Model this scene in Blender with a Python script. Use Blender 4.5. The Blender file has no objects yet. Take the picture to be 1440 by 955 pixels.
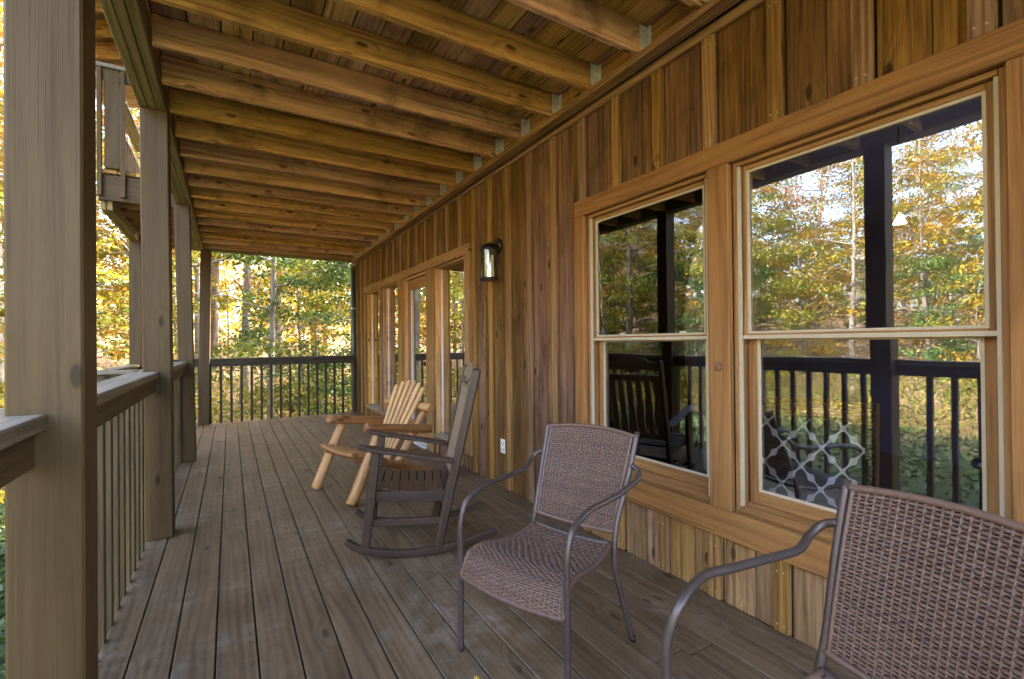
import bpy, math, random
import numpy as np
from mathutils import Vector, Matrix
random.seed(7); RNG=np.random.default_rng(11)
S=bpy.context.scene; COL=S.collection
R=math.radians
V=Vector
# ------------------------------------------------------------------ materials
def newmat(n):
    m=bpy.data.materials.new(n); m.use_nodes=True; nt=m.node_tree; nt.nodes.clear()
    return m,nt
class NT:
    def __init__(s,nt): s.nt=nt
    def n(s,t,ins=None,**kw):
        nd=s.nt.nodes.new(t)
        for k,v in kw.items(): setattr(nd,k,v)
        for k,v in (ins or {}).items():
            if isinstance(v,bpy.types.NodeSocket): s.nt.links.new(v,nd.inputs[k])
            else: nd.inputs[k].default_value=v
        return nd
    def math(s,op,a,b=0.0,c=0.0,clamp=False):
        nd=s.n('ShaderNodeMath',operation=op,use_clamp=clamp)
        for i,v in enumerate((a,b,c)):
            if isinstance(v,bpy.types.NodeSocket): s.nt.links.new(v,nd.inputs[i])
            else: nd.inputs[i].default_value=v
        return nd.outputs[0]
    def mix(s,f,a,b,bt='MIX'):
        nd=s.n('ShaderNodeMix',data_type='RGBA',blend_type=bt)
        for i,v in ((0,f),(6,a),(7,b)):
            if isinstance(v,bpy.types.NodeSocket): s.nt.links.new(v,nd.inputs[i])
            else: nd.inputs[i].default_value=v if i==0 else (*v,1)[:4]
        return nd.outputs[2]
    def ramp(s,f,pts,interp='LINEAR'):
        nd=s.n('ShaderNodeValToRGB'); cr=nd.color_ramp; cr.interpolation=interp
        while len(cr.elements)<len(pts): cr.elements.new(0.5)
        for e,(p,c) in zip(cr.elements,pts):
            e.position=p; e.color=(*c,1) if len(c)==3 else c
        s.nt.links.new(f,nd.inputs[0]); return nd.outputs[0]
    def noise(s,vec,scale=1,detail=4,rough=.55,dist=0.0):
        nd=s.n('ShaderNodeTexNoise',{'Vector':vec,'Scale':scale,'Detail':detail,'Roughness':rough,'Distortion':dist})
        return nd.outputs[0]
    def rng(s,v,a,b,c=0.0,d=1.0):
        nd=s.n('ShaderNodeMapRange',{'Value':v,'From Min':a,'From Max':b,'To Min':c,'To Max':d}); return nd.outputs[0]
    def out(s,sh):
        o=s.n('ShaderNodeOutputMaterial'); s.nt.links.new(sh,o.inputs[0])
def wood(name,light,mid,dark,ringR=22,knot=.5,rough=.75,fine=1.0,var=.25,bump=.35,wear=0.0,wearcol=(.45,.42,.38),stain=0.0,spec=.3,hue=0.0,saw=0.0,rw=.38,crack=.6):
    m,nt=newmat(name); T=NT(nt)
    uv=T.n('ShaderNodeUVMap',uv_map='UV').outputs[0]
    at=T.n('ShaderNodeAttribute',attribute_name='rnd').outputs['Fac']
    sx=T.n('ShaderNodeSeparateXYZ',{0:uv}); u=sx.outputs[0]; v=sx.outputs[1]
    z=T.math('MULTIPLY',at,53.0)
    def vec(su,sv):
        return T.n('ShaderNodeCombineXYZ',{0:T.math('MULTIPLY',u,su),1:T.math('MULTIPLY',v,sv),2:z}).outputs[0]
    warp=T.noise(vec(.55,4.5),1,2,.5)
    # knots
    kv=T.n('ShaderNodeCombineXYZ',{0:T.math('ADD',T.math('MULTIPLY',u,3.0),z),1:T.math('MULTIPLY',v,7.5)}).outputs[0]
    vo=T.n('ShaderNodeTexVoronoi',{'Vector':kv,'Scale':1.0,'Randomness':1.0},voronoi_dimensions='2D')
    kd=vo.outputs['Distance']; kc=T.n('ShaderNodeSeparateXYZ',{0:vo.outputs['Color']}).outputs[0]
    kon=T.math('GREATER_THAN',kc,1-knot)
    kn=T.math('MULTIPLY',T.rng(kd,.12,.07),kon); kn=T.math('MINIMUM',T.math('MAXIMUM',kn,0.0),1.0)
    kw=T.math('MULTIPLY',T.math('MAXIMUM',T.rng(kd,.40,.05),0.0),kon)
    ph=T.math('ADD',T.math('MULTIPLY',v,ringR),T.math('ADD',T.math('MULTIPLY',warp,5.5),T.math('MULTIPLY',kw,1.6)))
    ring=T.math('POWER',T.math('MULTIPLY_ADD',T.math('SINE',T.math('MULTIPLY',ph,6.2832)),.5,.5),1.6)
    fi=T.noise(vec(2.2,85),1,4,.75)
    mo=T.noise(vec(1.6,11),1,4,.6)
    f=T.math('ADD',T.math('MULTIPLY',ring,rw),T.math('ADD',T.math('MULTIPLY',T.rng(fi,.3,.7),.34*fine),T.math('MULTIPLY',T.rng(mo,.3,.7),.80-rw)))
    col=T.ramp(f,[(0.05,light),(.5,mid),(1.0,dark)])
    pv=T.rng(T.n('ShaderNodeTexWhiteNoise',{'W':at},noise_dimensions='1D').outputs[0],0,1,1-var,1+var)
    hs=T.n('ShaderNodeHueSaturation',{'Color':col,'Value':pv,'Hue':.5})
    if hue:
        w2=T.n('ShaderNodeTexWhiteNoise',{'W':T.math('ADD',at,3.3)},noise_dimensions='1D').outputs[0]
        nt.links.new(T.rng(w2,0,1,.5-hue,.5+hue),hs.inputs['Hue']); nt.links.new(T.rng(w2,0,1,.8,1.1),hs.inputs['Saturation'])
    col=hs.outputs[0]
    ck=T.noise(vec(.8,42),1,2,.5); ck2=T.noise(vec(3.0,230),1,2,.6)
    ckf=T.math('ADD',T.math('MULTIPLY',T.rng(ck,.585,.63),.8),T.math('MULTIPLY',T.rng(ck2,.55,.66),.6),clamp=True)
    ckf=T.math('MAXIMUM',T.math('MULTIPLY',ckf,crack),0.0)
    col=T.mix(ckf,col,tuple(c*.5 for c in dark))
    kd2=tuple(c*.35 for c in dark)
    col=T.mix(T.math('MULTIPLY',kn,.85),col,kd2)
    co=T.n('ShaderNodeTexCoord').outputs['Object']
    if stain:
        st=T.noise(co,3.1,5,.65); st2=T.rng(st,.53,.68)
        st2=T.math('MINIMUM',T.math('MAXIMUM',st2,0.0),1.0)
        col=T.mix(T.math('MULTIPLY',st2,stain),col,tuple(c*.45 for c in dark))
    if wear:
        wn=T.noise(co,1.7,6,.7); wn2=T.noise(co,14,4,.7)
        w=T.math('MULTIPLY',T.math('MAXIMUM',T.rng(wn,.46,.7),0),T.math('MAXIMUM',T.rng(wn2,.42,.72),0))
        w=T.math('MINIMUM',T.math('MULTIPLY',w,wear),.85)
        col=T.mix(w,col,wearcol)
    h=T.math('ADD',T.math('MULTIPLY',fi,.6),T.math('ADD',T.math('MULTIPLY',ring,-.25),T.math('MULTIPLY',ckf,-.6)))
    if saw:
        sw=T.math('SINE',T.math('MULTIPLY',T.math('ADD',u,T.math('MULTIPLY',v,.25)),2*math.pi/.011))
        h=T.math('ADD',h,T.math('MULTIPLY',sw,saw))
    bp=T.n('ShaderNodeBump',{'Height':h,'Strength':bump,'Distance':.004})
    col=T.mix(T.math('GREATER_THAN',at,1.5),col,(.46,.35,.22))
    b=T.n('ShaderNodeBsdfPrincipled',{'Base Color':col,'Roughness':rough,'Normal':bp.outputs[0],'Specular IOR Level':spec})
    T.out(b.outputs[0]); return m
def plain(name,c,rough=.5,metal=0.0,noise=.15,bump=0.0,scale=30,spec=.5,emit=0,ec=None):
    m,nt=newmat(name); T=NT(nt)
    co=T.n('ShaderNodeTexCoord').outputs['Object']; n=T.noise(co,scale,4,.6)
    col=T.mix(T.rng(n,.3,.7),tuple(x*(1-noise) for x in c),tuple(min(1,x*(1+noise)) for x in c))
    ins={'Base Color':col,'Roughness':rough,'Metallic':metal,'Specular IOR Level':spec}
    if bump: ins['Normal']=T.n('ShaderNodeBump',{'Height':n,'Strength':bump,'Distance':.003}).outputs[0]
    if emit: ins['Emission Strength']=emit; ins['Emission Color']=(*(ec or c),1)
    T.out(T.n('ShaderNodeBsdfPrincipled',ins).outputs[0]); return m
def glass(name,refl=.35,tint=(.75,.8,.8)):
    m,nt=newmat(name); T=NT(nt)
    co=T.n('ShaderNodeTexCoord').outputs['Object']
    wv=T.n('ShaderNodeMapping',{0:co,3:(1,1.0,3.0)}).outputs[0]
    n=T.noise(wv,2.2,2,.5); bp=T.n('ShaderNodeBump',{'Height':n,'Strength':.03,'Distance':.01}).outputs[0]
    fr=T.n('ShaderNodeFresnel',{'IOR':1.6}).outputs[0]
    f=T.math('ADD',refl,T.math('MULTIPLY',fr,1.2),clamp=True)
    tr=T.n('ShaderNodeBsdfTransparent',{'Color':(*tint,1)}).outputs[0]
    gl=T.n('ShaderNodeBsdfGlossy',{'Color':(.97,.98,1,1),'Roughness':.004,'Normal':bp}).outputs[0]
    ms=T.n('ShaderNodeMixShader',{0:f,1:tr,2:gl}).outputs[0]
    T.out(ms); return m
def leafmat(name,pts,trans=.45):
    m,nt=newmat(name); T=NT(nt)
    at=T.n('ShaderNodeAttribute',attribute_name='rnd').outputs['Fac']
    oi=T.n('ShaderNodeObjectInfo').outputs['Random']
    f=T.math('FRACT',T.math('ADD',T.math('MULTIPLY',oi,.18),T.math('MULTIPLY',at,.82)))
    col=T.ramp(f,pts)
    d=T.n('ShaderNodeBsdfPrincipled',{'Base Color':col,'Roughness':.45,'Specular IOR Level':.4}).outputs[0]
    t=T.n('ShaderNodeBsdfTranslucent',{'Color':col}).outputs[0]
    T.out(T.n('ShaderNodeMixShader',{0:trans,1:d,2:t}).outputs[0]); return m
M={}
M['deck']=wood('deck_wood',(.215, 0.142, 0.08),(.158, 0.1, 0.054),(.084, 0.05, 0.026),ringR=26,knot=.10,rough=.5,var=.09,bump=.35,wear=.8,wearcol=(.40,.33,.27),stain=.3,spec=.5,crack=.3,rw=.3)
M['siding']=wood('siding_wood',(0.32, 0.168, 0.058),(0.218, 0.106, 0.034),(0.085, 0.038, 0.0135),ringR=40,knot=.22,rough=.85,fine=1.4,var=.24,bump=.9,stain=.5,hue=.012,rw=.16)
M['lowsiding']=wood('pale_lower_siding',(.46, 0.285, 0.135),(.375, 0.22, 0.098),(.18, 0.095, 0.038),ringR=34,knot=.35,rough=.85,fine=1.3,var=.15,bump=.8,stain=.4,hue=.004,rw=.16)
M['batten']=wood('batten_wood',(.42, 0.235, 0.09),(.33, 0.175, 0.06),(.16, 0.075, 0.026),ringR=30,knot=.1,rough=.8,var=.2,bump=.5,hue=.01)
M['trim']=wood('trim_wood',(0.37, 0.185, 0.064),(0.325, 0.155, 0.051),(0.22, 0.102, 0.033),ringR=14,knot=.06,rough=.75,var=.07,bump=.3,saw=.07)
M['frame']=wood('window_frame_wood',(.42, 0.22, 0.082),(.35, 0.178, 0.064),(.22, 0.105, 0.036),ringR=20,knot=.0,rough=.6,var=.08,bump=.3)
M['joist']=wood('joist_wood',(0.72, 0.4, 0.165),(0.58, 0.3, 0.112),(0.28, 0.12, 0.04),ringR=20,knot=.5,rough=.8,var=.2,bump=.5,stain=.6,hue=.012,rw=.3)
M['ceil']=wood('ceiling_board_wood',(0.74, 0.47, 0.19),(0.6, 0.35, 0.125),(0.27, 0.13, 0.045),ringR=30,knot=.4,rough=.85,var=.35,bump=.6,stain=.55,hue=.016,rw=.14)
M['post']=wood('painted_post',(.122,.079,.034),(.106,.066,.028),(.076,.045,.018),ringR=12,knot=.05,rough=.6,fine=.8,rw=.2,crack=.35,var=.06,bump=.35)
M['rail']=wood('painted_rail',(.155, 0.112, 0.058),(.128, 0.09, 0.045),(.08, 0.055, 0.027),ringR=14,knot=.08,rough=.6,var=.1,bump=.35)
M['darkrail']=wood('backlit_dark_rail',(0.075, 0.052, 0.036),(0.058, 0.04, 0.027),(0.038, 0.026, 0.017),ringR=14,knot=0,rough=.5,var=.1,bump=.3)  # backlit silhouette shade of the far railing put into its colour
M['cap']=wood('weathered_cap',(.33, 0.285, 0.215),(.26, 0.22, 0.16),(.15, 0.12, 0.085),ringR=18,knot=.12,rough=.5,var=.08,bump=.4,wear=.6,spec=.5)
M['beam']=wood('beam_wood',(0.34, 0.26, 0.125),(0.27, 0.2, 0.09),(0.15, 0.105, 0.042),ringR=16,knot=.15,rough=.7,var=.1,bump=.4,stain=.2)
M['log']=wood('peeled_log',(.66, 0.38, 0.16),(.55, 0.28, 0.1),(.32, 0.14, 0.05),ringR=9,knot=.25,rough=.45,var=.15,bump=.15,spec=.5,crack=0.3)
M['logdark']=wood('stained_log',(.460,.221,.083),(.350,.152,.051),(.202,.078,.028),ringR=9,knot=.3,rough=.4,var=.15,bump=.15,spec=.5,crack=0.3)
M['slat']=wood('pine_slat',(.72, 0.45, 0.2),(.62, 0.35, 0.14),(.42, 0.2, 0.075),ringR=18,knot=.12,rough=.45,var=.12,bump=.12,spec=.5,crack=0.3)
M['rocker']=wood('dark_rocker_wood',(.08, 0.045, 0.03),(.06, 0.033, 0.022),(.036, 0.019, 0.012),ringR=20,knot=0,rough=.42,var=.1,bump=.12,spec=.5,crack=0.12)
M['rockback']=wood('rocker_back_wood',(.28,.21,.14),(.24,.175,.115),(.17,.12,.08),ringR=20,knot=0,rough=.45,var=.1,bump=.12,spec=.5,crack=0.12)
M['wicker']=None
def wickermat():
    m,nt=newmat('brown_wicker');T=NT(nt)
    at=T.n('ShaderNodeAttribute',attribute_name='rnd').outputs['Fac'];co=T.n('ShaderNodeTexCoord').outputs['Object']
    n=T.noise(co,70,3,.6)
    f=T.math('ADD',T.math('MULTIPLY',at,.55),T.math('MULTIPLY',T.rng(n,.3,.7),.45))
    col=T.ramp(f,[(0,(.10,.056,.041)),(.5,(.148,.083,.060)),(1,(.19,.112,.083))])
    T.out(T.n('ShaderNodeBsdfPrincipled',{'Base Color':col,'Roughness':.45,'Normal':T.n('ShaderNodeBump',{'Height':n,'Strength':.4,'Distance':.002}).outputs[0]}).outputs[0]);return m
M['wicker']=wickermat()
M['tube']=plain('bronze_powder_coat',(.105,.078,.072),.38,.45,noise=.12,scale=60)
M['galv']=plain('galvanised_steel',(.8,.82,.85),.35,.2,noise=.3,scale=80)
M['cream']=plain('cream_vinyl',(.50,.43,.32),.4,noise=.06)
M['white']=plain('white_plastic',(.8,.78,.76),.35,noise=.03)
M['dark']=plain('dark_slot',(.02,.02,.02),.6)
M['lantern']=plain('black_bronze_metal',(.045,.04,.035),.35,.7,noise=.3,scale=40)
M['latch']=plain('latch_metal',(.7,.7,.66),.3,.6)
M['glass']=glass('window_glass',.085,(.92,.95,1.0))
M['doorglass']=glass('door_glass',.45,(.6,.65,.65))
M['lglass']=glass('lantern_glass',.12,(.9,.88,.8))
M['room']=plain('blue_grey_room_wall',(.16,.21,.42),.8,noise=.1,scale=2)
M['roomfloor']=plain('room_floor',(.16,.13,.12),.4,noise=.3,scale=3)
M['gutter']=plain('grey_gutter_metal',(.13,.17,.18),.4,.3)
M['bark']=None
M['mat']=plain('coir_mat',(.16,.07,.03),.95,noise=.4,scale=200,bump=.6)
M['shade']=plain('lamp_shade',(.85,.8,.65),.6,emit=.5,ec=(1,.86,.6))
M['wickin']=plain('indoor_wicker',(.22,.13,.07),.6,noise=.4,scale=60)
def barkmat():
    m,nt=newmat('tree_bark'); T=NT(nt)
    co=T.n('ShaderNodeTexCoord').outputs['Object']; oi=T.n('ShaderNodeObjectInfo').outputs['Random']
    mp=T.n('ShaderNodeMapping',{0:co,3:(9,9,1.6)}).outputs[0]
    n=T.noise(mp,1.5,5,.65)
    a=T.ramp(n,[(.3,(.10,.085,.075)),(.5,(.24,.215,.20)),(.75,(.42,.40,.38))])
    b=T.ramp(n,[(.3,(.06,.05,.04)),(.55,(.15,.125,.105)),(.8,(.26,.235,.21))])
    col=T.mix(oi,a,b)
    bp=T.n('ShaderNodeBump',{'Height':n,'Strength':.6,'Distance':.02}).outputs[0]
    T.out(T.n('ShaderNodeBsdfPrincipled',{'Base Color':col,'Roughness':.9,'Normal':bp}).outputs[0]); return m
M['bark']=barkmat()
YEL=[(0,(0.073,0.122,0.019)),(.3,(0.208,0.208,0.019)),(.5,(0.337,0.233,0.019)),(.75,(0.306,0.153,0.019)),(1,(0.245,0.086,0.019))]
GRN=[(0,(0.030,0.073,0.017)),(.4,(0.060,0.128,0.026)),(.75,(0.120,0.188,0.043)),(1,(0.257,0.257,0.043))]
YGR=[(0,(0.060,0.106,0.019)),(.4,(0.145,0.179,0.026)),(.7,(0.277,0.251,0.026)),(1,(0.330,0.198,0.033))]
ORG=[(0,(0.143,0.143,0.024)),(.35,(0.309,0.202,0.024)),(.7,(0.286,0.107,0.024)),(1,(0.226,0.060,0.030))]
M['lyel']=leafmat('yellow_leaves',YEL); M['lgrn']=leafmat('green_leaves',GRN,.3); M['lygr']=leafmat('yellow_green_leaves',YGR); M['lorg']=leafmat('orange_leaves',ORG)
# ------------------------------------------------------------------ mesh builder
class MB:
    def __init__(s): s.v=[]; s.f=[]; s.uv=[]; s.r=[]; s.sm=[]
    def quad(s,idx,uvs,r,sm=False): s.f.append(idx); s.uv+=uvs; s.r.append(r); s.sm.append(sm)
    def bar(s,p0,p1,w,h,side=(1,0,0),r=None,w1=None,h1=None):
        """prism p0->p1, w measured along 'side', h along the third axis"""
        p0=V(p0);p1=V(p1);d=(p1-p0);L=d.length;d=d/L
        sd=V(side);sd=(sd-d*sd.dot(d)).normalized();t=d.cross(sd)
        r=random.random() if r is None else r
        w1=w if w1 is None else w1;h1=h if h1 is None else h1
        b=len(s.v);o=random.random()*40;q=random.random()*7
        for p,ww,hh in((p0,w,h),(p1,w1,h1)):
            for a,c in((-.5,-.5),(.5,-.5),(.5,.5),(-.5,.5)): s.v.append(p+sd*a*ww+t*c*hh)
        P=[0,w,w+h,2*w+h,2*w+2*h]
        for i in range(4):
            j=(i+1)%4
            s.quad([b+i,b+j,b+4+j,b+4+i],[(o,q+P[i]),(o,q+P[i+1]),(o+L,q+P[i+1]),(o+L,q+P[i])],r)
        s.quad([b+3,b+2,b+1,b],[(o,q),(o,q+w),(o+h*.3,q+w),(o+h*.3,q)],r)
        s.quad([b+4,b+5,b+6,b+7],[(o,q),(o,q+w),(o+h*.3,q+w),(o+h*.3,q)],r)
        return s
    def box(s,x0,x1,y0,y1,z0,z1,ax=None,r=None):
        D=(abs(x1-x0),abs(y1-y0),abs(z1-z0))
        if ax is None: ax=D.index(max(D))
        c=V(((x0+x1)/2,(y0+y1)/2,(z0+z1)/2));e=V((0,0,0));e[ax]=D[ax]/2
        sa=(ax+1)%3;sd=V((0,0,0));sd[sa]=1
        ha=(ax+2)%3
        return s.bar(c-e,c+e,D[sa],D[ha],sd,r)
    def tube(s,pts,rad,n=8,cap=True,r=None,flat=1.0,nrm=None,closed=False,sm=True):
        pts=[V(p) for p in pts];m=len(pts)
        rad=rad if hasattr(rad,'__len__') else [rad]*m
        r=random.random() if r is None else r
        b=len(s.v);o=random.random()*40;q=random.random()*7;L=0;Ls=[0]
        ref=None
        for i in range(m):
            a=pts[max(0,i-1)];c=pts[min(m-1,i+1)];d=(c-a).normalized()
            if nrm is not None: ref=V(nrm)
            elif ref is None: ref=V((0,0,1)) if abs(d.z)<.9 else V((1,0,0))
            n1=(ref-d*ref.dot(d)).normalized();n2=d.cross(n1)
            if nrm is None: ref=n1
            for k in range(n):
                t=2*math.pi*k/n;s.v.append(pts[i]+(n1*math.cos(t)*flat+n2*math.sin(t))*rad[i])
            if i: L+=(pts[i]-pts[i-1]).length;Ls.append(L)
        for i in range(m-1):
            for k in range(n):
                k2=(k+1)%n;c0=q+k/n*6.28*rad[i];c1=q+(k+1)/n*6.28*rad[i]
                s.quad([b+i*n+k,b+i*n+k2,b+(i+1)*n+k2,b+(i+1)*n+k],[(o+Ls[i],c0),(o+Ls[i],c1),(o+Ls[i+1],c1),(o+Ls[i+1],c0)],r,sm)
        if cap:
            s.quad([b+k for k in range(n)][::-1],[(o,q+k*.004) for k in range(n)],r)
            s.quad([b+(m-1)*n+k for k in range(n)],[(o,q+k*.004) for k in range(n)],r)
        return s
    def lathe(s,prof,c,n=24,axis='z',r=.5,sm=True):
        b=len(s.v);c=V(c)
        for (rr,h) in prof:
            for k in range(n):
                t=2*math.pi*k/n;a,bb=rr*math.cos(t),rr*math.sin(t)
                s.v.append(c+(V((a,bb,h)) if axis=='z' else V((h,a,bb))))
        for i in range(len(prof)-1):
            for k in range(n):
                k2=(k+1)%n;s.quad([b+i*n+k,b+i*n+k2,b+(i+1)*n+k2,b+(i+1)*n+k],[(k/n,i),(k/n+.1,i),(k/n+.1,i+1),(k/n,i+1)],r,sm)
        s.quad([b+k for k in range(n)][::-1],[(0,0)]*n,r);s.quad([b+(len(prof)-1)*n+k for k in range(n)],[(0,0)]*n,r)
        return s
    def poly(s,loop,ext,r=None):
        """extrude a closed loop of points along ext"""
        b=len(s.v);n=len(loop);ext=V(ext);r=random.random() if r is None else r
        s.v+=[V(p) for p in loop]+[V(p)+ext for p in loop]
        o=random.random()*9
        def uv(p): return (o+p[2]+p[1]*.3,o+p[0]+p[1])
        s.quad([b+i for i in range(n)][::-1],[uv(loop[i]) for i in range(n)][::-1],r)
        s.quad([b+n+i for i in range(n)],[uv(loop[i]) for i in range(n)],r)
        for i in range(n):
            j=(i+1)%n;s.quad([b+i,b+j,b+n+j,b+n+i],[uv(loop[i]),uv(loop[j]),uv(loop[j]),uv(loop[i])],r)
        return s
    def build(s,name,mat,parent=None,bevel=0.0,org=None):
        me=bpy.data.meshes.new(name);o3=V(org) if org is not None else (V(ORG_.get(parent.name,(0,0,0))) if parent else V((0,0,0)))
        vs=[tuple(p-o3) for p in s.v]
        me.from_pydata(vs,[],s.f);me.materials.append(mat)
        ul=me.uv_layers.new(name='UV');ul.data.foreach_set('uv',np.array(s.uv,dtype=np.float32).ravel())
        at=me.attributes.new('rnd','FLOAT','FACE');at.data.foreach_set('value',np.array(s.r,dtype=np.float32))
        me.polygons.foreach_set('use_smooth',np.array(s.sm,dtype=bool))
        me.update();ob=bpy.data.objects.new(name,me);COL.objects.link(ob)
        if parent: ob.parent=parent;ORG_[ob.name]=o3[:]
        else:
            if org is not None: ob.location=o3
            ORG_[ob.name]=o3[:]
        if bevel:
            bm=ob.modifiers.new('edge_wear','BEVEL');bm.width=bevel;bm.segments=1;bm.limit_method='ANGLE';bm.angle_limit=R(50)
        return ob
ORG_={}
def tag(o,label=None,cat=None,group=None,kind=None):
    if label:o['label']=label
    if cat:o['category']=cat
    if group:o['group']=group
    if kind:o['kind']=kind
    return o
def thing(name,label,cat,loc=(0,0,0),rz=0.0,group=None,world=True):
    e=bpy.data.objects.new(name,None);e.location=loc;e.rotation_euler=(0,0,rz);e.empty_display_size=.2;COL.objects.link(e)
    tag(e,label,cat,group);ORG_[e.name]=tuple(loc) if world else (0,0,0)
    return e
def smooth(pts,k=6):
    """catmull-rom"""
    P=[V(p) for p in pts];P=[P[0]*2-P[1]]+P+[P[-1]*2-P[-2]];o=[]
    for i in range(1,len(P)-2):
        a,b,c,d=P[i-1:i+3]
        for j in range(k):
            t=j/k;o.append(.5*((2*b)+(c-a)*t+(2*a-5*b+4*c-d)*t*t+(3*b-a-3*c+d)*t**3))
    o.append(P[-2]);return o
# ------------------------------------------------------------------ constants
W=1.956                      # siding plane
def hz(y): return 2.742-.0078*y   # underside of the joists
YE=8.66                      # end of deck
# ------------------------------------------------------------------ ground
def gz(x,y):
    d=max(0,-x-13);e=max(0,y-17)
    return -1.15+.16*d+.12*e-.02*max(0,min(12,-x))+.05*math.sin(x*.7)*math.cos(y*.6)
def groundmesh():
    m=MB();n=90
    xs=np.concatenate([np.linspace(-400,-45,6),np.linspace(-42,30,73),np.linspace(40,400,6)])
    ys=np.concatenate([np.linspace(-400,-45,6),np.linspace(-40,50,91),np.linspace(60,400,6)])
    for y in ys:
        for x in xs:
            z=gz(max(-45,min(30,x)),max(-40,min(50,y)));m.v.append(V((x,y,z)))
    nx=len(xs)
    for j in range(len(ys)-1):
        for i in range(nx-1):
            m.quad([j*nx+i,j*nx+i+1,(j+1)*nx+i+1,(j+1)*nx+i],[(0,0)]*4,.5,True)
    return m
mt,nt=newmat('lawn_and_leaf_litter');T=NT(nt)
co=T.n('ShaderNodeTexCoord').outputs['Object'];n1=T.noise(co,.45,4,.6);n2=T.noise(co,9,5,.7);n3=T.noise(co,40,3,.7)
sx=T.n('ShaderNodeSeparateXYZ',{0:co})
grass=T.ramp(n2,[(.3,(.018,.034,.010)),(.55,(.045,.080,.02)),(.75,(.09,.12,.035))])
lit=T.ramp(n3,[(.3,(.10,.06,.03)),(.5,(.26,.17,.08)),(.62,(.50,.36,.20)),(.75,(.62,.52,.42))])
edge=T.math('ADD',T.math('MAXIMUM',T.rng(sx.outputs[0],-9.5,-13.5),T.rng(sx.outputs[1],10.5,12.5)),T.rng(n1,.3,.7,-.35,.35),clamp=True)
col=T.mix(edge,grass,lit)
spk=T.math('GREATER_THAN',T.noise(co,23,2,.5),.66)
col=T.mix(T.math('MULTIPLY',spk,.6),col,(.5,.36,.1))
T.out(T.n('ShaderNodeBsdfPrincipled',{'Base Color':col,'Roughness':.9,'Normal':T.n('ShaderNodeBump',{'Height':n3,'Strength':.8,'Distance':.05}).outputs[0]}).outputs[0])
g=groundmesh().build('ground',mt);tag(g,kind='structure')
# ------------------------------------------------------------------ deck floor
def deck():
    m=MB();y0=-2.2;pitch=.1432;gap=.006
    k=0;x=-.4555
    xs=[-.4555]+[-.341+pitch*i for i in range(0,17)]
    for i in range(len(xs)-1):
        xa,xb=xs[i]+gap/2,(xs[i+1]-gap/2 if xs[i+1]<W-.03 else W+.012)
        if xa>W-.03: break
        cuts=[y0,YE]
        off=[1.1,5.6,3.3,7.2,.3,2.9,6.4,4.2,5.1,1.9,6.9,3.0,2.13,4.9,1.2,3.9,2.4][i%17]
        cuts=[y0]+sorted([c for c in(off,off+3.66,off-3.66) if y0+.3<c<YE-.3])+[YE]
        for a,b in zip(cuts,cuts[1:]): m.box(xa,xb,a+.002,b-.002,-.038,0,1)
    # bump-out bay boards
    x=-.4585-pitch
    while x>-1.15:
        m.box(x+gap/2,x+pitch-gap/2-.0,6.05,YE,-.038,0,1);x-=pitch
    return m
o=deck().build('deck_floor',M['deck'],bevel=.003);tag(o,kind='structure')
m=MB()
m.box(-.447,W,-2.2,YE-.01,-.06,-.042,1)      # dark substructure seen through gaps
m.box(-.447,-.409,-2.2,6.0,-.29,-.061,1);m.box(-1.13,-1.09,6.05,YE-.01,-.29,-.061,1);m.box(-1.13,W,YE-.05,YE-.012,-.29,-.061,0)
m.box(-1.09,-.45,6.05,6.09,-.29,-.061,0);m.box(-1.09,-.45,6.1,YE-.06,-.06,-.042,1)
for k in range(27): m.box(-.40,W,-2+.4*k,-1.96+.4*k,-.28,-.062,0)
o=m.build('deck_framing',M['beam']);tag(o,kind='structure')
# ------------------------------------------------------------------ posts
def post(x0,x1,y0,y1,zt,label,lean=0.0,zb=-.02,name='porch_post'):
    m=MB();c=((x0+x1)/2,(y0+y1)/2)
    m.bar((c[0],c[1],zb),(c[0]+lean,c[1],zt),x1-x0,y1-y0,(1,0,0))
    o=m.build(name,M['post'],bevel=.006,org=(c[0],c[1],0));tag(o,label,'post','square posts along the porch edge');return o
post(-.459,-.316,1.565,1.705,hz(1.6)-.002,'thick foreground square post filling the left edge of the view',zb=-.9)
post(-.461,-.316,3.665,3.805,hz(3.7)-.002,'second square porch post, standing just past the foreground post',-.016,zb=0.001)
post(-.447,-.313,5.92,6.06,hz(5.95)-.002,'third square porch post, beyond the end of the near railings',-.045,zb=0.001)
post(-.425,-.283,8.50,8.64,hz(8.55)-.002,'slim far square post where the side meets the end railing',.045,zb=0.001)
post(-1.135,-1.005,7.83,7.96,hz(7.9)-.02,'square post carrying the balcony bay out beyond the second porch post',.0,zb=-1.2)
# ------------------------------------------------------------------ railings
def railing(label,pts,axis,cap_top,c0,c1,xin,n0,n1,step=.1432,zb=-.16,group='brown wooden porch railings',capmat='cap',rm='rail'):
    """axis 1: runs along y. c0,c1 cap cross limits; xin rail inner face"""
    a,b=pts
    loc=((c0+c1)/2,(a+b)/2,0) if axis==1 else ((a+b)/2,(c0+c1)/2,0)
    t=thing('porch_railing',label,'railing',loc,group=group)
    def bx(m,ca,cb,la,lb,za,zz,ax=None):
        if axis==1: m.box(ca,cb,la,lb,za,zz,ax)
        else: m.box(la,lb,ca,cb,za,zz,ax)
        return m
    L=1 if axis==1 else 0
    bx(MB(),c0,c1,a,b,cap_top-.038,cap_top,L).build('cap_rail',M[capmat],t,.005)
    s=1 if xin>(c0+c1)/2 else -1
    bx(MB(),xin-s*.038,xin,a+.002,b-.002,cap_top-.038-.091,cap_top-.04,L).build('top_rail',M[rm],t,.004)
    p=n0
    while p<n1:
        m=MB();bx(m,xin-s*.078,xin-s*.041,p,p+.036,zb,cap_top-.041,2);m.build('baluster',M[rm],t,.003);p+=step
    return t
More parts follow.
